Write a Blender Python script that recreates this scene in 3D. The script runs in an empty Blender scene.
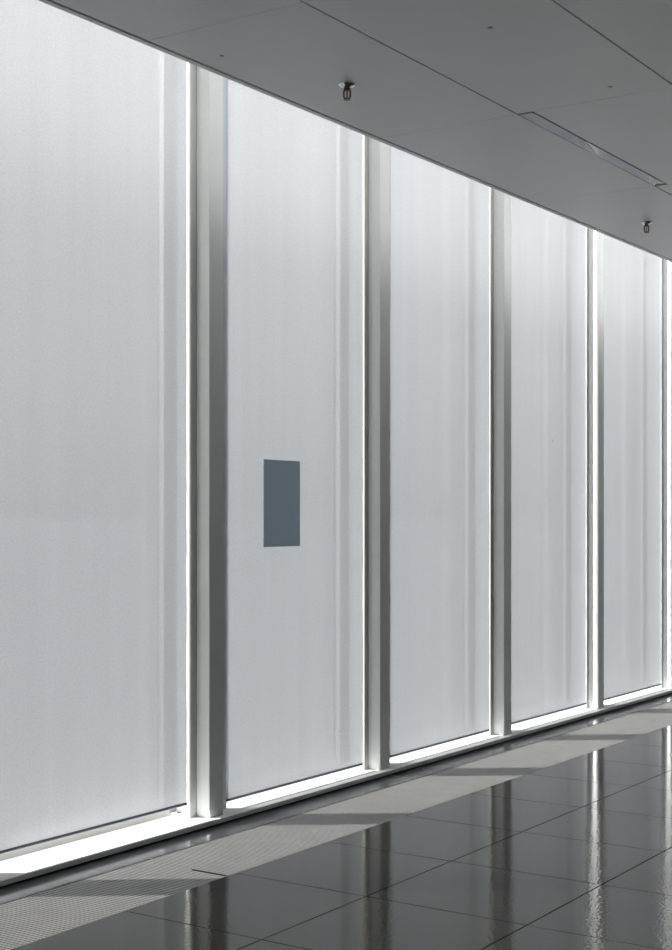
import bpy, bmesh, math, random
from mathutils import Vector
random.seed(7)
sc = bpy.context.scene
C = sc.collection

# ------------------------------------------------------------------ camera
EYE = 1.5
TH = math.atan(949 / 1410)
cam_d = bpy.data.cameras.new('camera')
cam = bpy.data.objects.new('camera', cam_d); C.objects.link(cam)
cam.location = (0, 0, EYE)
cam.rotation_euler = Vector((math.cos(TH), math.sin(TH), 0)).to_track_quat('-Z', 'Y').to_euler()
cam_d.sensor_fit = 'HORIZONTAL'; cam_d.sensor_width = 36
cam_d.lens = 36 * 1410 / 672
cam_d.shift_y = (516 - 475) / 672
cam_d.clip_start = .05; cam_d.clip_end = 2000
sc.camera = cam

# ------------------------------------------------------------------ sky, sun, exposure
SUN_EL = math.radians(27)
SUN_SLOPE = .74                       # metres along the facade per metre into the room
az = math.atan(SUN_SLOPE)
to_sun = Vector((-math.sin(az) * math.cos(SUN_EL), math.cos(az) * math.cos(SUN_EL), math.sin(SUN_EL)))
w = bpy.data.worlds.new('world'); sc.world = w; w.use_nodes = True
nt = w.node_tree; nt.nodes.clear()
out = nt.nodes.new('ShaderNodeOutputWorld'); bg = nt.nodes.new('ShaderNodeBackground')
# hazy bright sky: white at the horizon, light blue overhead
tc = nt.nodes.new('ShaderNodeTexCoord'); sp = nt.nodes.new('ShaderNodeSeparateXYZ'); rp = nt.nodes.new('ShaderNodeValToRGB')
rp.color_ramp.elements[0].position = 0; rp.color_ramp.elements[0].color = (.57, .60, .63, 1)
rp.color_ramp.elements[1].position = 1; rp.color_ramp.elements[1].color = (.42, .58, .85, 1)
for ps, cl in ((.10, (.82, .85, .88, 1)), (.30, (1, 1, 1, 1))):
    el = rp.color_ramp.elements.new(ps); el.color = cl
nt.links.new(tc.outputs['Generated'], sp.inputs[0]); nt.links.new(sp.outputs['Z'], rp.inputs[0])
nt.links.new(rp.outputs[0], bg.inputs[0]); nt.links.new(bg.outputs[0], out.inputs[0])
bg.inputs[1].default_value = 1.6
sd = bpy.data.lights.new('sun', 'SUN'); sd.energy = 28; sd.angle = math.radians(.9); sd.color = (1, .975, .935)
so = bpy.data.objects.new('sun', sd); C.objects.link(so)
so.rotation_euler = to_sun.to_track_quat('Z', 'Y').to_euler(); so.location = to_sun * 30
sc.view_settings.view_transform = 'Standard'; sc.view_settings.look = 'None'
sc.view_settings.exposure = .38; sc.view_settings.gamma = 1
sc.view_settings.use_curve_mapping = False

# ------------------------------------------------------------------ materials
MATS = {}
def principled(name, col, rough=.5, metal=0., ior=1.5, noise=0, nscale=20, bump=0, bscale=40, bstretch=(1, 1, 1), coat=0, rvar=0, spec=None):
    m = bpy.data.materials.new(name); m.use_nodes = True; t = m.node_tree
    b = t.nodes['Principled BSDF']
    b.inputs['Base Color'].default_value = (*col, 1); b.inputs['Roughness'].default_value = rough
    b.inputs['Metallic'].default_value = metal; b.inputs['IOR'].default_value = ior
    b.inputs['Coat Weight'].default_value = coat
    if spec: b.inputs['Specular Tint'].default_value = (*spec, 1)
    tc = t.nodes.new('ShaderNodeTexCoord')
    geo = t.nodes.new('ShaderNodeNewGeometry')
    if noise or rvar:
        n = t.nodes.new('ShaderNodeTexNoise'); n.inputs['Scale'].default_value = nscale; n.inputs['Detail'].default_value = 4
        t.links.new(geo.outputs['Position'], n.inputs['Vector'])
        if noise:
            r = t.nodes.new('ShaderNodeValToRGB')
            r.color_ramp.elements[0].position = .3; r.color_ramp.elements[1].position = .7
            r.color_ramp.elements[0].color = (*[c * (1 - noise) for c in col], 1)
            r.color_ramp.elements[1].color = (*[min(1, c * (1 + noise)) for c in col], 1)
            t.links.new(n.outputs[0], r.inputs[0]); t.links.new(r.outputs[0], b.inputs['Base Color'])
        if rvar:
            mr = t.nodes.new('ShaderNodeMapRange')
            mr.inputs['To Min'].default_value = max(0, rough - rvar); mr.inputs['To Max'].default_value = rough + rvar
            t.links.new(n.outputs[0], mr.inputs['Value']); t.links.new(mr.outputs[0], b.inputs['Roughness'])
    if bump:
        mp = t.nodes.new('ShaderNodeMapping'); mp.inputs['Scale'].default_value = bstretch
        t.links.new(geo.outputs['Position'], mp.inputs['Vector'])
        n2 = t.nodes.new('ShaderNodeTexNoise'); n2.inputs['Scale'].default_value = bscale; n2.inputs['Detail'].default_value = 2
        t.links.new(mp.outputs[0], n2.inputs['Vector'])
        bp = t.nodes.new('ShaderNodeBump'); bp.inputs['Strength'].default_value = 1; bp.inputs['Distance'].default_value = bump
        t.links.new(n2.outputs[0], bp.inputs['Height']); t.links.new(bp.outputs[0], b.inputs['Normal'])
    MATS[name] = m
    return m

principled('floor_tile', (.028, .0265, .024), rough=.06, ior=1.29, noise=.10, nscale=3, bump=.00038, bscale=60, rvar=.03, spec=(1, .975, .94))
principled('floor_joint', (.028, .028, .027), rough=.8, noise=.1)
principled('border_stone', (.10, .106, .112), rough=.14, ior=1.15, noise=.10, nscale=4, bump=.00010, bscale=26)
principled('grille_metal', (.46, .455, .435), rough=.5, metal=.0, noise=.06, nscale=9)
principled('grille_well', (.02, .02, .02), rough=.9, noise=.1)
principled('sill_paint', (.69, .695, .69), rough=.9, ior=1.2, noise=.03, nscale=12)
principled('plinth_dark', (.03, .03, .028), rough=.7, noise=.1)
principled('mullion_paint', (.76, .77, .77), rough=.38, noise=.02, nscale=30)
principled('plate_paint', (.52, .53, .52), rough=.4, noise=.02, nscale=30)
principled('guide_paint', (.60, .66, .73), rough=.38, noise=.02, nscale=30)
principled('frame_paint', (.62, .62, .60), rough=.45, noise=.03, nscale=10)
principled('rail_paint', (.27, .265, .25), rough=.8, noise=.03, nscale=10)
principled('rail_metal', (.17, .17, .165), rough=.6, noise=.03, nscale=10)
principled('outer_metal', (.20, .20, .205), rough=.5, noise=.03, nscale=10)
principled('ceiling_panel', (.67, .68, .67), rough=.36, ior=1.45, noise=.015, nscale=1.5)
principled('ceiling_void', (.03, .03, .028), rough=.9, noise=.1)
principled('wall_white', (.80, .80, .79), rough=.7, noise=.02, nscale=3)
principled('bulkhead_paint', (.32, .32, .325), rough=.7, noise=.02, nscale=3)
principled('wall_grey', (.78, .78, .77), rough=.7, noise=.02, nscale=3)
principled('hem_dark', (.05, .055, .07), rough=.5, noise=.05)
principled('sign_grey', (.44, .54, .63), rough=.32, noise=.05, nscale=6)
principled('chrome', (.72, .74, .77), rough=.18, metal=1, noise=.03)
principled('sprinkler_brass', (.16, .15, .12), rough=.3, metal=1, noise=.1)
principled('bulb_red', (.75, .32, .32), rough=.1, noise=.05)
principled('lens', (.34, .39, .46), rough=.16, ior=1.4, noise=.02)
principled('glare_pale', (.92, .90, .85), rough=.35, metal=.3, noise=.02)  # pale tone for the imitated glare streaks on the slot lens
principled('ground_paving', (.166, .176, .188), rough=.9, noise=.03, nscale=.3)
principled('concrete', (.115, .12, .13), rough=.9, noise=.02, nscale=.3)
principled('stain', (.10, .09, .08), rough=.8, noise=.1)
principled('ceiling_dot', (.40, .405, .41), rough=.5, noise=.05)

def glass_mat():
    m = bpy.data.materials.new('clear_glass'); m.use_nodes = True; t = m.node_tree; t.nodes.clear()
    o = t.nodes.new('ShaderNodeOutputMaterial'); mx = t.nodes.new('ShaderNodeMixShader')
    tr = t.nodes.new('ShaderNodeBsdfTransparent'); tr.inputs[0].default_value = (.965, .97, .975, 1)
    gl = t.nodes.new('ShaderNodeBsdfGlossy'); gl.inputs['Roughness'].default_value = .02
    lw = t.nodes.new('ShaderNodeLayerWeight'); pw = t.nodes.new('ShaderNodeMath'); pw.operation = 'POWER'; pw.inputs[1].default_value = 5
    fr = t.nodes.new('ShaderNodeMath'); fr.operation = 'MULTIPLY_ADD'; fr.inputs[1].default_value = .96; fr.inputs[2].default_value = .04
    t.links.new(lw.outputs['Facing'], pw.inputs[0]); t.links.new(pw.outputs[0], fr.inputs[0])
    t.links.new(fr.outputs[0], mx.inputs[0]); t.links.new(tr.outputs[0], mx.inputs[1]); t.links.new(gl.outputs[0], mx.inputs[2])
    t.links.new(mx.outputs[0], o.inputs[0]); MATS['clear_glass'] = m
glass_mat()

def smoked(name, tr_fac, tint, col, rough):
    m = bpy.data.materials.new(name); m.use_nodes = True; t = m.node_tree
    b = t.nodes['Principled BSDF']; b.inputs['Roughness'].default_value = rough
    n = t.nodes.new('ShaderNodeTexNoise'); n.inputs['Scale'].default_value = 5
    r = t.nodes.new('ShaderNodeValToRGB'); r.color_ramp.elements[0].color = (*[c * .95 for c in col], 1); r.color_ramp.elements[1].color = (*[c * 1.05 for c in col], 1)
    t.links.new(n.outputs[0], r.inputs[0]); t.links.new(r.outputs[0], b.inputs['Base Color'])
    tr = t.nodes.new('ShaderNodeBsdfTransparent'); tr.inputs[0].default_value = (*tint, 1)
    mx = t.nodes.new('ShaderNodeMixShader'); mx.inputs[0].default_value = tr_fac
    t.links.new(b.outputs[0], mx.inputs[1]); t.links.new(tr.outputs[0], mx.inputs[2])
    t.links.new(mx.outputs[0], t.nodes['Material Output'].inputs[0]); MATS[name] = m
smoked('smoked_front', .42, (.86, .95, 1), (.34, .42, .50), .35)
smoked('smoked_back', .42, (.86, .95, 1), (.04, .045, .05), .6)

def fabric_mat():
    m = bpy.data.materials.new('screen_fabric'); m.use_nodes = True; t = m.node_tree; t.nodes.clear()
    L = t.links.new; N = t.nodes.new
    o = N('ShaderNodeOutputMaterial')
    geo = N('ShaderNodeNewGeometry')
    # fine weave grain
    n = N('ShaderNodeTexNoise'); n.inputs['Scale'].default_value = 110; n.inputs['Detail'].default_value = 3
    L(geo.outputs['Position'], n.inputs['Vector'])
    # faint vertical and horizontal weave streaks
    mp = N('ShaderNodeMapping'); mp.inputs['Scale'].default_value = (9, 9, .35); L(geo.outputs['Position'], mp.inputs['Vector'])
    n2 = N('ShaderNodeTexNoise'); n2.inputs['Scale'].default_value = 1.0; n2.inputs['Detail'].default_value = 3; L(mp.outputs[0], n2.inputs['Vector'])
    a = N('ShaderNodeMapRange'); a.inputs['From Min'].default_value = .3; a.inputs['From Max'].default_value = .7
    a.inputs['To Min'].default_value = .93; a.inputs['To Max'].default_value = 1.07; L(n.outputs[0], a.inputs['Value'])
    b = N('ShaderNodeMapRange'); b.inputs['From Min'].default_value = .3; b.inputs['From Max'].default_value = .7
    b.inputs['To Min'].default_value = .975; b.inputs['To Max'].default_value = 1.025; L(n2.outputs[0], b.inputs['Value'])
    mu = N('ShaderNodeMath'); mu.operation = 'MULTIPLY'; L(a.outputs[0], mu.inputs[0]); L(b.outputs[0], mu.inputs[1])
    tcol = N('ShaderNodeVectorMath'); tcol.operation = 'SCALE'; tcol.inputs[0].default_value = FAB_T; L(mu.outputs[0], tcol.inputs['Scale'])
    rcol = N('ShaderNodeVectorMath'); rcol.operation = 'SCALE'; rcol.inputs[0].default_value = FAB_R; L(mu.outputs[0], rcol.inputs['Scale'])
    tl = N('ShaderNodeBsdfTranslucent'); L(tcol.outputs[0], tl.inputs[0])
    df = N('ShaderNodeBsdfDiffuse'); L(rcol.outputs[0], df.inputs[0])
    ad = N('ShaderNodeAddShader'); L(tl.outputs[0], ad.inputs[0]); L(df.outputs[0], ad.inputs[1])
    tr = N('ShaderNodeBsdfTransparent')
    mx = N('ShaderNodeMixShader'); mx.inputs[0].default_value = FAB_OPEN
    L(ad.outputs[0], mx.inputs[1]); L(tr.outputs[0], mx.inputs[2]); L(mx.outputs[0], o.inputs[0])
    MATS['screen_fabric'] = m
def lit_gap_mat(name, lo, hi):
    m = bpy.data.materials.new(name); m.use_nodes = True; t = m.node_tree; t.nodes.clear()
    o = t.nodes.new('ShaderNodeOutputMaterial'); ad = t.nodes.new('ShaderNodeAddShader')
    n = t.nodes.new('ShaderNodeTexNoise'); n.inputs['Scale'].default_value = 40
    r = t.nodes.new('ShaderNodeValToRGB')
    r.color_ramp.elements[0].color = (lo, lo, lo * .93, 1); r.color_ramp.elements[1].color = (hi, hi, hi * .93, 1)
    a = t.nodes.new('ShaderNodeBsdfTranslucent'); b = t.nodes.new('ShaderNodeBsdfDiffuse'); b.inputs[0].default_value = (.5, .5, .48, 1)
    g = t.nodes.new('ShaderNodeNewGeometry'); t.links.new(g.outputs['Position'], n.inputs['Vector'])
    t.links.new(n.outputs[0], r.inputs[0]); t.links.new(r.outputs[0], a.inputs[0])
    t.links.new(a.outputs[0], ad.inputs[0]); t.links.new(b.outputs[0], ad.inputs[1]); t.links.new(ad.outputs[0], o.inputs[0])
    MATS[name] = m
lit_gap_mat('lit_gap_strip', .10, .15)  # translucent tones standing in for sunlight in the gap beside the fabric
lit_gap_mat('lit_gap_dim', .05, .07)
lit_gap_mat('lit_gap_bright', .40, .60)
FAB_T = (.0338, .0355, .0377); FAB_R = (.44, .45, .46); FAB_OPEN = .095
fabric_mat()

# ------------------------------------------------------------------ helpers
def bm_box(bm, x0, x1, y0, y1, z0, z1, bev=0):
    t = bmesh.new()
    bmesh.ops.create_cube(t, size=1)
    for v in t.verts:
        v.co = Vector(((x0 + x1) / 2 + v.co.x * (x1 - x0), (y0 + y1) / 2 + v.co.y * (y1 - y0), (z0 + z1) / 2 + v.co.z * (z1 - z0)))
    if bev: bmesh.ops.bevel(t, geom=t.edges[:], offset=bev, segments=1, affect='EDGES')
    me = bpy.data.meshes.new('tmp'); t.to_mesh(me); t.free()
    bm.from_mesh(me); bpy.data.meshes.remove(me)

def obj(name, bm, mat, parent=None, smooth=False):
    me = bpy.data.meshes.new(name); bm.to_mesh(me); bm.free()
    if smooth:
        for p in me.polygons: p.use_smooth = True
    me.materials.append(MATS[mat])
    o = bpy.data.objects.new(name, me); C.objects.link(o)
    if parent is not None:
        o.parent = parent
        if parent.parent is None:
            o.location = -parent.location          # meshes are built in world coordinates
    return o

def box(name, ext, mat, parent=None, bev=0):
    bm = bmesh.new(); bm_box(bm, *ext[:6], ext[6] if len(ext) > 6 else bev); return obj(name, bm, mat, parent)

def sub(name, ext, mat, parent, bev=0):             # sub-part under a part that is itself shifted
    bm = bmesh.new(); bm_box(bm, *ext, bev)
    o = obj(name, bm, mat); o.parent = parent; o.location = (0, 0, 0)
    return o

def empty(name, loc=(0, 0, 0)):
    o = bpy.data.objects.new(name, None); C.objects.link(o); o.location = loc; o.empty_display_size = .1
    return o

def tag(o, label=None, cat=None, group=None, kind=None):
    if label: o['label'] = label
    if cat: o['category'] = cat
    if group: o['group'] = group
    if kind: o['kind'] = kind
    return o

def bm_lathe(bm, prof, cx, cy, z0, n=20):
    rings = []
    for r, z in prof:
        rings.append([bm.verts.new((cx + r * math.cos(2 * math.pi * k / n), cy + r * math.sin(2 * math.pi * k / n), z0 + z)) for k in range(n)])
    for a, b in zip(rings, rings[1:]):
        for k in range(n):
            bm.faces.new((a[k], a[(k + 1) % n], b[(k + 1) % n], b[k]))
    bm.faces.new(rings[0][::-1]); bm.faces.new(rings[-1])
    bmesh.ops.recalc_face_normals(bm, faces=bm.faces[:])

def bm_rod(bm, p, q, r, n=8):
    p = Vector(p); q = Vector(q); d = (q - p).normalized()
    u = d.orthogonal().normalized(); v = d.cross(u)
    A = [bm.verts.new(p + (u * math.cos(2 * math.pi * k / n) + v * math.sin(2 * math.pi * k / n)) * r) for k in range(n)]
    B = [bm.verts.new(q + (u * math.cos(2 * math.pi * k / n) + v * math.sin(2 * math.pi * k / n)) * r) for k in range(n)]
    for k in range(n): bm.faces.new((A[k], A[(k + 1) % n], B[(k + 1) % n], B[k]))
    bm.faces.new(A[::-1]); bm.faces.new(B)
    bmesh.ops.recalc_face_normals(bm, faces=bm.faces[:])

# ------------------------------------------------------------------ dimensions
MOD = 1.557; M0 = 3.778; MW = .108            # mullion module, left edge of mullion 0, width
KA, KB = -4, 7                                # mullions -4 .. 7
X0 = M0 + KA * MOD - .05; X1 = M0 + KB * MOD + MW + .05
YB = -3.2                                     # opposite wall
YPOST = 4.331; YFAB = 4.41; YGL = 4.60
ZC = 3.186; YC = 3.380; ZTOP = 6.0; YV = 1.60
ZSILL = .032; YSILL = 4.285; YRAIL = 4.535
G0, G1 = 3.658, 4.125                         # floor grille, room side and wall side

# ------------------------------------------------------------------ setting: floor
fl = empty('floor'); tag(fl, 'dark grey polished stone floor laid in large square tiles', kind='structure')
box('slab', (X0, X1, YB, G0, -.12, -.012), 'floor_joint', fl)
GAP = .0038
tile_me = None
rows = [(G0 - .001, 3.006)]
y = 3.006
while y > YB:
    rows.append((y, max(YB, y - .7))); y -= .7
xs = [3.995 + .684 * k for k in range(-10, 18)]
xs = [X0] + [x for x in xs if X0 + .05 < x < X1 - .05] + [X1]
cols = list(zip(xs, xs[1:]))
cache = {}
for (ya, yb) in rows:
    for (xa, xb) in cols:
        sx = round(xb - xa - GAP, 4); sy = round(ya - yb - GAP, 4)
        if sx < .05 or sy < .05: continue
        if (sx, sy) not in cache:
            bm = bmesh.new(); bm_box(bm, -sx / 2, sx / 2, -sy / 2, sy / 2, -.012, 0, .0014)
            cache[(sx, sy)] = obj('floor_tile', bm, 'floor_tile', fl); o = cache[(sx, sy)]
        else:
            o = cache[(sx, sy)].copy(); C.objects.link(o); o.parent = fl
        o.location = ((xa + xb) / 2, (ya + yb) / 2, 0)
        o.rotation_euler = (random.uniform(-1, 1) * .0006, random.uniform(-1, 1) * .0006, 0)

# border between grille and sill, in long stone strips
xb = X0
while xb < X1:
    xe = min(X1, xb + 2.4)
    box('border_strip', (xb + .001, xe - .001, G1 + .001, 4.345, -.02, 0), 'border_stone', fl)
    xb = xe
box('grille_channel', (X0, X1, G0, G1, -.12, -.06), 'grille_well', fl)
box('border_base', (X0, X1, G1 + .004, 4.72, -.12, -.02), 'floor_joint', fl)

# ------------------------------------------------------------------ setting: sill
sill = empty('trim_1', ((X0 + X1) / 2, 4.4, 0)); tag(sill, 'white painted window sill board above a dark recessed plinth', kind='structure')
box('sill_board', (X0, X1, YSILL, YRAIL, .009, ZSILL, .002), 'sill_paint', sill)
box('plinth', (X0, X1, 4.325, 4.60, -.02, .009), 'plinth_dark', sill)

# ------------------------------------------------------------------ setting: ceiling
ce = empty('ceiling', (0, 0, 0)); tag(ce, 'satin grey metal panel ceiling with dark open joints', kind='structure')
box('backing', (X0, X1, YB, 3.352, ZC + .031, ZC + .040), 'ceiling_void', ce)
box('deck', (X0, X1, YB, 3.352, ZC + .040, ZC + .055), 'bulkhead_paint', ce)
J1, J2 = 2.672, 1.986
PM = 1.557; PX = 5.335
SL0, SL1 = PX + .012, PX + PM - .03           # slot light range
edges = [PX + PM * k for k in range(-6, 8)]
edges[0] = X0; edges = [e for e in edges if X0 <= e < X1] + [X1]
yr = [3.348, J1, J2]; y = J2
while y > YB + .01:
    y = max(YB, y - .686); yr.append(y)
for r in range(len(yr) - 1):
    for k in range(len(edges) - 1):
        ya, yb2 = yr[r], yr[r + 1]
        if r == 1 and abs(edges[k] - PX) < .01: ya = 2.601 + .003     # notch for the slot light
        g = .0018; gy = .0035
        box('ceiling_panel', (edges[k] + g, edges[k + 1] - g, yb2 + gy, ya - (gy if r else .002), ZC, ZC + .03), 'ceiling_panel', ce)
for dx, dy in [(4.053, 3.232), (4.338, 2.278), (5.198, 2.200)]:
    bm = bmesh.new(); bm_lathe(bm, [(.007, -.0025), (.009, -.0015), (.009, .002)], dx, dy, ZC, 12); obj('screw_cap', bm, 'ceiling_dot', ce)
ed = empty('trim_2', ((X0 + X1) / 2, 3.37, ZC)); tag(ed, 'grey metal edge strip finishing the ceiling along the blinds', kind='structure')
box('edge_strip', (X0, X1, 3.353, YC, ZC - .002, ZC + .045, .002), 'ceiling_panel', ed)
# bulkhead and soffit of the tall daylight slot above the ceiling edge
bh = box('wall_bulkhead', (X0, X1, YV - .1, YV, ZC + .056, ZTOP), 'bulkhead_paint'); tag(bh, 'white upper wall set back above the lowered ceiling', kind='structure')
sf = box('ceiling_soffit', (X0, X1, YV - .1, 4.75, ZTOP, ZTOP + .15), 'wall_white'); tag(sf, 'white soffit over the daylight slot', kind='structure')

# ------------------------------------------------------------------ setting: other walls
tag(box('wall_back', (X0 - .1, X1 + .1, YB - .15, YB, -.12, ZC + .2), 'wall_grey'), 'plain white wall opposite the glazing', kind='structure')
tag(box('wall_left', (X0 - .15, X0, YB, 4.75, -.12, ZTOP), 'wall_grey'), 'plain white end wall beside the first window', kind='structure')
tag(box('wall_right', (X1, X1 + .15, YB, 4.75, -.12, ZTOP), 'wall_grey'), 'plain white end wall beyond the last window', kind='structure')

# ------------------------------------------------------------------ setting: glazed wall, one window per bay
def PE(k): return {1: .050, 2: .046, 3: .046}.get(k, .050 if k <= 0 else .032)
def mullion(k, win):
    ml = M0 + k * MOD; mr = ml + MW
    pe = PE(k)
    p = box('mullion_post', (ml, mr, YPOST, 4.413, ZSILL, ZTOP, .0025), 'mullion_paint', win)
    sub('back_plate', (ml - pe, ml + .05, 4.414, 4.422, ZSILL, ZTOP), 'plate_paint', p)
    sub('side_guide', (ml + .0505, mr + .132, 4.414, 4.422, ZSILL, ZTOP), 'guide_paint', p)
    sub('neck', (ml + .035, mr - .035, 4.422, YGL - .03, ZSILL, ZTOP), 'mullion_paint', p)
    sub('outer_frame', (ml - .06, ml + .065, YGL - .03, YGL + .012, ZSILL, ZTOP), 'outer_metal', p)
    return p

n_w = 0
for k in range(KA, KB):
    n_w += 1
    ml = M0 + k * MOD
    win = empty('window_%d' % n_w, (ml, YGL, ZSILL))
    tag(win, 'tall glazed bay with pale grey metal mullion', kind='structure')
    mullion(k, win)
    if k == KB - 1: mullion(KB, win)
    a = ml + .065; b = ml + MOD - .06
    box('glass_pane', (a, b, YGL, YGL + .012, .06, ZTOP), 'clear_glass', win)
    box('rail_face', (a, b, YRAIL - .004, YRAIL - .0005, ZSILL, .064), 'rail_paint', win)
    box('bottom_rail', (a, b, YRAIL, YGL + .03, -.02, .070, .002), 'rail_metal', win)

# ------------------------------------------------------------------ roller blinds
hems = {0: .112, 1: .075, 2: .074, 3: .077, 4: .070}
gapR = {0: .075, 1: .064, 2: .064, 3: .044, 4: .044}
BL = {}
def blind(k):
    xl = M0 + k * MOD + MW + .126
    xr = M0 + (k + 1) * MOD - gapR.get(k, .06)
    zb = hems.get(k, .065); zt = 3.80
    root = empty('roller_blind', ((xl + xr) / 2, YFAB, zb))
    bm = bmesh.new()
    nz = 90; nx = 8; rnd = random.Random(k + 50)
    grid = []
    ph = rnd.random() * 6
    for j in range(nz + 1):
        z = zb + (zt - zb) * j / nz
        wob = rnd.uniform(-1, 1) * (.0025 if z < 1.7 else .0008)
        wl = rnd.uniform(-1, 1) * (.002 if z < .35 else .0006)
        row = []
        for i in range(nx + 1):
            u = i / nx
            x = xl + (xr - xl) * u + wob * (1 if i == nx else 0) + wl * (1 if i == 0 else 0)
            row.append(bm.verts.new((x, YFAB + .0004 * math.sin(u * 9 + ph) * math.sin(z * 1.1), z)))
        grid.append(row)
    for j in range(nz):
        for i in range(nx):
            bm.faces.new((grid[j][i], grid[j][i + 1], grid[j + 1][i + 1], grid[j + 1][i]))
    obj('fabric', bm, 'screen_fabric', root, True)
    if k < 3:      # added translucent strip standing in for the sunlit gap at the right-hand edge
        bm = bmesh.new(); q = []; rr = random.Random(k)
        for j in range(61):
            z = zb + (zt - zb) * j / 60; e = rr.uniform(-1, 1) * (.002 if z < 1.7 else .0006)
            q.append((bm.verts.new((xr + (.008 if k == 0 else -.004 + e), YFAB + .0015, z)), bm.verts.new((xr + .033, YFAB + .0015, z))))
        for a_, b_ in zip(q, q[1:]): bm.faces.new((a_[0], a_[1], b_[1], b_[0]))
        obj('lit_gap_strip', bm, 'lit_gap_dim' if k == 0 else 'lit_gap_strip', root)
        if k == 0:
            bm = bmesh.new(); q = []
            for j in range(61):
                z = zb + (zt - zb) * j / 60; e = rr.uniform(-1, 1) * (.002 if z < 1.7 else .0006)
                q.append((bm.verts.new((xr - .003 + e, YFAB - .0008, z)), bm.verts.new((xr + .009 + e * .5, YFAB - .0008, z))))
            for a_, b_ in zip(q, q[1:]): bm.faces.new((a_[0], a_[1], b_[1], b_[0]))
            obj('lit_gap_film', bm, 'lit_gap_bright', root)  # added bright film in place of the gap's brightest sunlit sliver
    bm = bmesh.new(); bm_box(bm, xl + .002, xr - .002, YFAB - .005, YFAB + .005, zb - .010, zb + .002, .002)
    obj('hem_bar', bm, 'hem_dark', root)
    bm = bmesh.new(); bm_rod(bm, (xl - .01, YFAB + .02, zt + .005), (xr + .01, YFAB + .02, zt + .005), .03, 16)
    obj('roller_tube', bm, 'frame_paint', root, True)
    g = 'translucent roller blinds along the glazing'
    lab = 'plain white translucent roller blind lowered almost to the white sill'
    if k == 0: lab = 'white translucent blind whose hem hangs higher than the others above the sill'
    if k == 1: lab = 'white translucent blind hanging behind the dark rectangular panel'
    if k == 2: lab = 'plain white translucent blind in the bay just beyond the dark panel'
    if k == 3: lab = 'white translucent blind with a small dark mark at half height'
    tag(root, lab, 'blind', g)
    BL[k] = root
    return root
for k in range(KA, KB): blind(k)
for k, pts in {1: [(6.585, .29, .004), (6.655, .355, .0025), (6.62, .30, .002)], 3: [(9.36, 2.05, .006), (9.366, 2.037, .005)]}.items():
    for (x, z, r) in pts:
        bm = bmesh.new(); n = 8
        vs = [bm.verts.new((x + r * random.uniform(.6, 1.2) * math.cos(q * math.pi / 4), YFAB - .0022, z + r * random.uniform(.6, 1.2) * math.sin(q * math.pi / 4))) for q in range(n)]
        bm.faces.new(vs); obj('stain', bm, 'stain', BL[k])

# ------------------------------------------------------------------ dark panel in front of the second visible blind
SY = 4.375
s = SY / 4.45
sx0, sx1, sz0, sz1 = 5.934 * s, 6.261 * s, 1.5 - (1.5 - 1.3365) * s, 1.5 + .298 * s
sg = empty('dark_panel', ((sx0 + sx1) / 2, SY, sz0))
tag(sg, 'blank blue-grey rectangular panel mounted against a white blind', 'panel')
pl = box('plate', (sx0, sx1, SY, SY + .004, sz0, sz1), 'smoked_front', sg)
pl.data.materials.append(MATS['smoked_back'])
for p in pl.data.polygons:
    if p.normal.y > .5: p.material_index = 1
for x in (sx0 + .04, sx1 - .04):
    for z in (sz0 + .04, sz1 - .04):
        bm = bmesh.new(); bm_rod(bm, (x, SY + .004, z), (x, YFAB - .001, z), .008, 10); obj('standoff', bm, 'chrome', sg)

# ------------------------------------------------------------------ floor grilles
def grille(xa, xb, label, notch=False):
    r = empty('floor_grille', ((xa + xb) / 2, (G0 + G1) / 2, -.03))
    tag(r, label, 'grille', 'ventilation grilles in the floor along the glazing')
    bm = bmesh.new()
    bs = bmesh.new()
    P = .0192; wdt = .0112
    x = xa + .006
    while x + wdt < xb - .002:
        y0 = G0 + .004
        if notch and x + P + wdt > xb - .002: y0 = 3.855
        bm_box(bm, x, x + wdt, y0, G1 - .009, -.0035, -.002)
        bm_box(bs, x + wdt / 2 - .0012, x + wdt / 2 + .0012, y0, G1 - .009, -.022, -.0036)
        x += P
    b = obj('bars', bm, 'grille_metal', r); b['kind'] = 'stuff'
    b = obj('bar_webs_shade', bs, 'plinth_dark', r); b['kind'] = 'stuff'  # webs coloured black to put shade into the gaps between bars
    if abs(xa - 4.637) < .02: box('slot_shade_plate', (xa + .001, xa + .005, G0 + .004, 3.855, -.03, -.003), 'plinth_dark', r)  # added black plate: paints the unlit side seen in the short slot
    for y in (G0 + .0005, G1 - .0035):
        box('side_rail', (xa + .001, xb - .001, y, y + .003, -.05, -.0005), 'grille_metal', r)
    for y in (G0 + .10, (G0 + G1) / 2, G1 - .10):
        box('cross_rod', (xa + .002, xb - .002, y - .004, y + .004, -.05, -.022), 'plinth_dark', r)
    return r
GS = 2.42
gx = 4.637 - GS * 3
i = 0
while gx < X1:
    a = max(gx, X0); b = min(gx + GS, X1)
    if b > a + .1:
        near = abs(b - 4.637) < .02
        grille(a, b, 'slatted metal floor grille ending in a short dark slot' if near else 'slatted metal floor grille set in the dark floor', near)
    gx += GS

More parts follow.
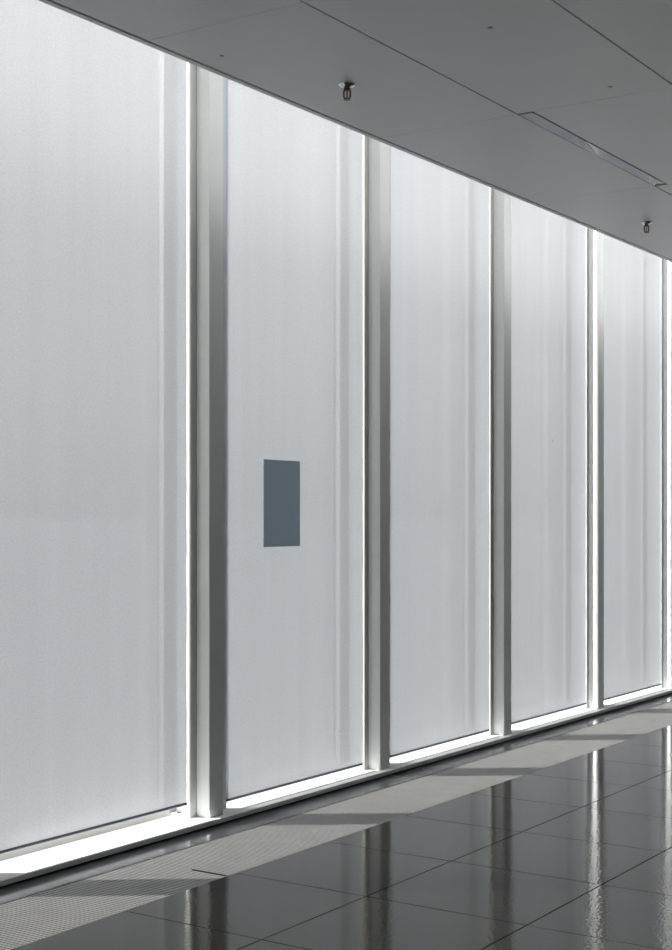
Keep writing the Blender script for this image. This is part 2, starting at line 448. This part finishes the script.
# ------------------------------------------------------------------ fire sprinklers
def sprinkler(x, y, label):
    r = empty('fire_sprinkler', (x, y, ZC)); tag(r, label, 'sprinkler', 'pendent sprinklers in the ceiling')
    bm = bmesh.new(); bm_lathe(bm, [(.013, -.013), (.018, -.0125), (.028, -.008), (.0325, -.003), (.0325, .0)], x, y, ZC, 28); obj('escutcheon', bm, 'chrome', r)
    bm = bmesh.new(); bm_lathe(bm, [(.009, -.026), (.013, -.024), (.013, -.016), (.010, -.014), (.010, -.010)], x, y, ZC, 16); obj('body', bm, 'sprinkler_brass', r)
    for s_ in (-1, 1):
        bm = bmesh.new()
        dx, dy = .559 * s_, -.829 * s_
        pts = [(.010, -.024), (.0125, -.030), (.0125, -.049), (.009, -.056), (.003, -.058)]
        for (ra, za), (rb, zb) in zip(pts, pts[1:]):
            bm_rod(bm, (x + dx * ra, y + dy * ra, ZC + za), (x + dx * rb, y + dy * rb, ZC + zb), .0036)
        obj('frame_arm', bm, 'sprinkler_brass', r)
    bm = bmesh.new(); bm_lathe(bm, [(.0025, -.056), (.0048, -.053), (.0048, -.032), (.003, -.026)], x, y, ZC, 12); obj('glass_bulb', bm, 'bulb_red', r, True)
    bm = bmesh.new(); bm_lathe(bm, [(.008, -.0635), (.0145, -.062), (.0145, -.0605), (.006, -.0595), (.005, -.056)], x, y, ZC, 20); obj('deflector', bm, 'sprinkler_brass', r)
sprinkler(4.591, 3.038, 'chrome pendent sprinkler above the blind with the dark panel')
sprinkler(7.703, 3.038, 'chrome pendent sprinkler beyond the recessed slot light')

# ------------------------------------------------------------------ recessed slot light
sl = empty('slot_light', ((SL0 + SL1) / 2, 2.636, ZC)); tag(sl, 'narrow recessed linear slot light between the ceiling panels', 'light')
ya, yb = 2.611, 2.675
box('lens', (SL0 + .004, SL1, ya, yb, ZC + .0012, ZC + .010), 'lens', sl)
box('housing', (SL0, SL1, ya - .008, yb, ZC + .013, ZC + .0305), 'ceiling_void', sl)
for xa, xe, r_ in ((5.80, 6.06, .0016), (5.90, 6.11, .0042), (6.68, 6.80, .0016), (6.76, 6.86, .0042)):  # pale rods added to imitate reflected streaks across the lens
    bm = bmesh.new(); bm_rod(bm, (xa, ya + .006, ZC + .001), (xe, yb - .010, ZC + .001), r_, 8)
    obj('glare_streak', bm, 'glare_pale', sl)

# ------------------------------------------------------------------ outside
tag(box('ground', (-300, 700, 4.76, 900, -.4, -.2), 'ground_paving'), 'pale paved ground outside the glazing', kind='structure')
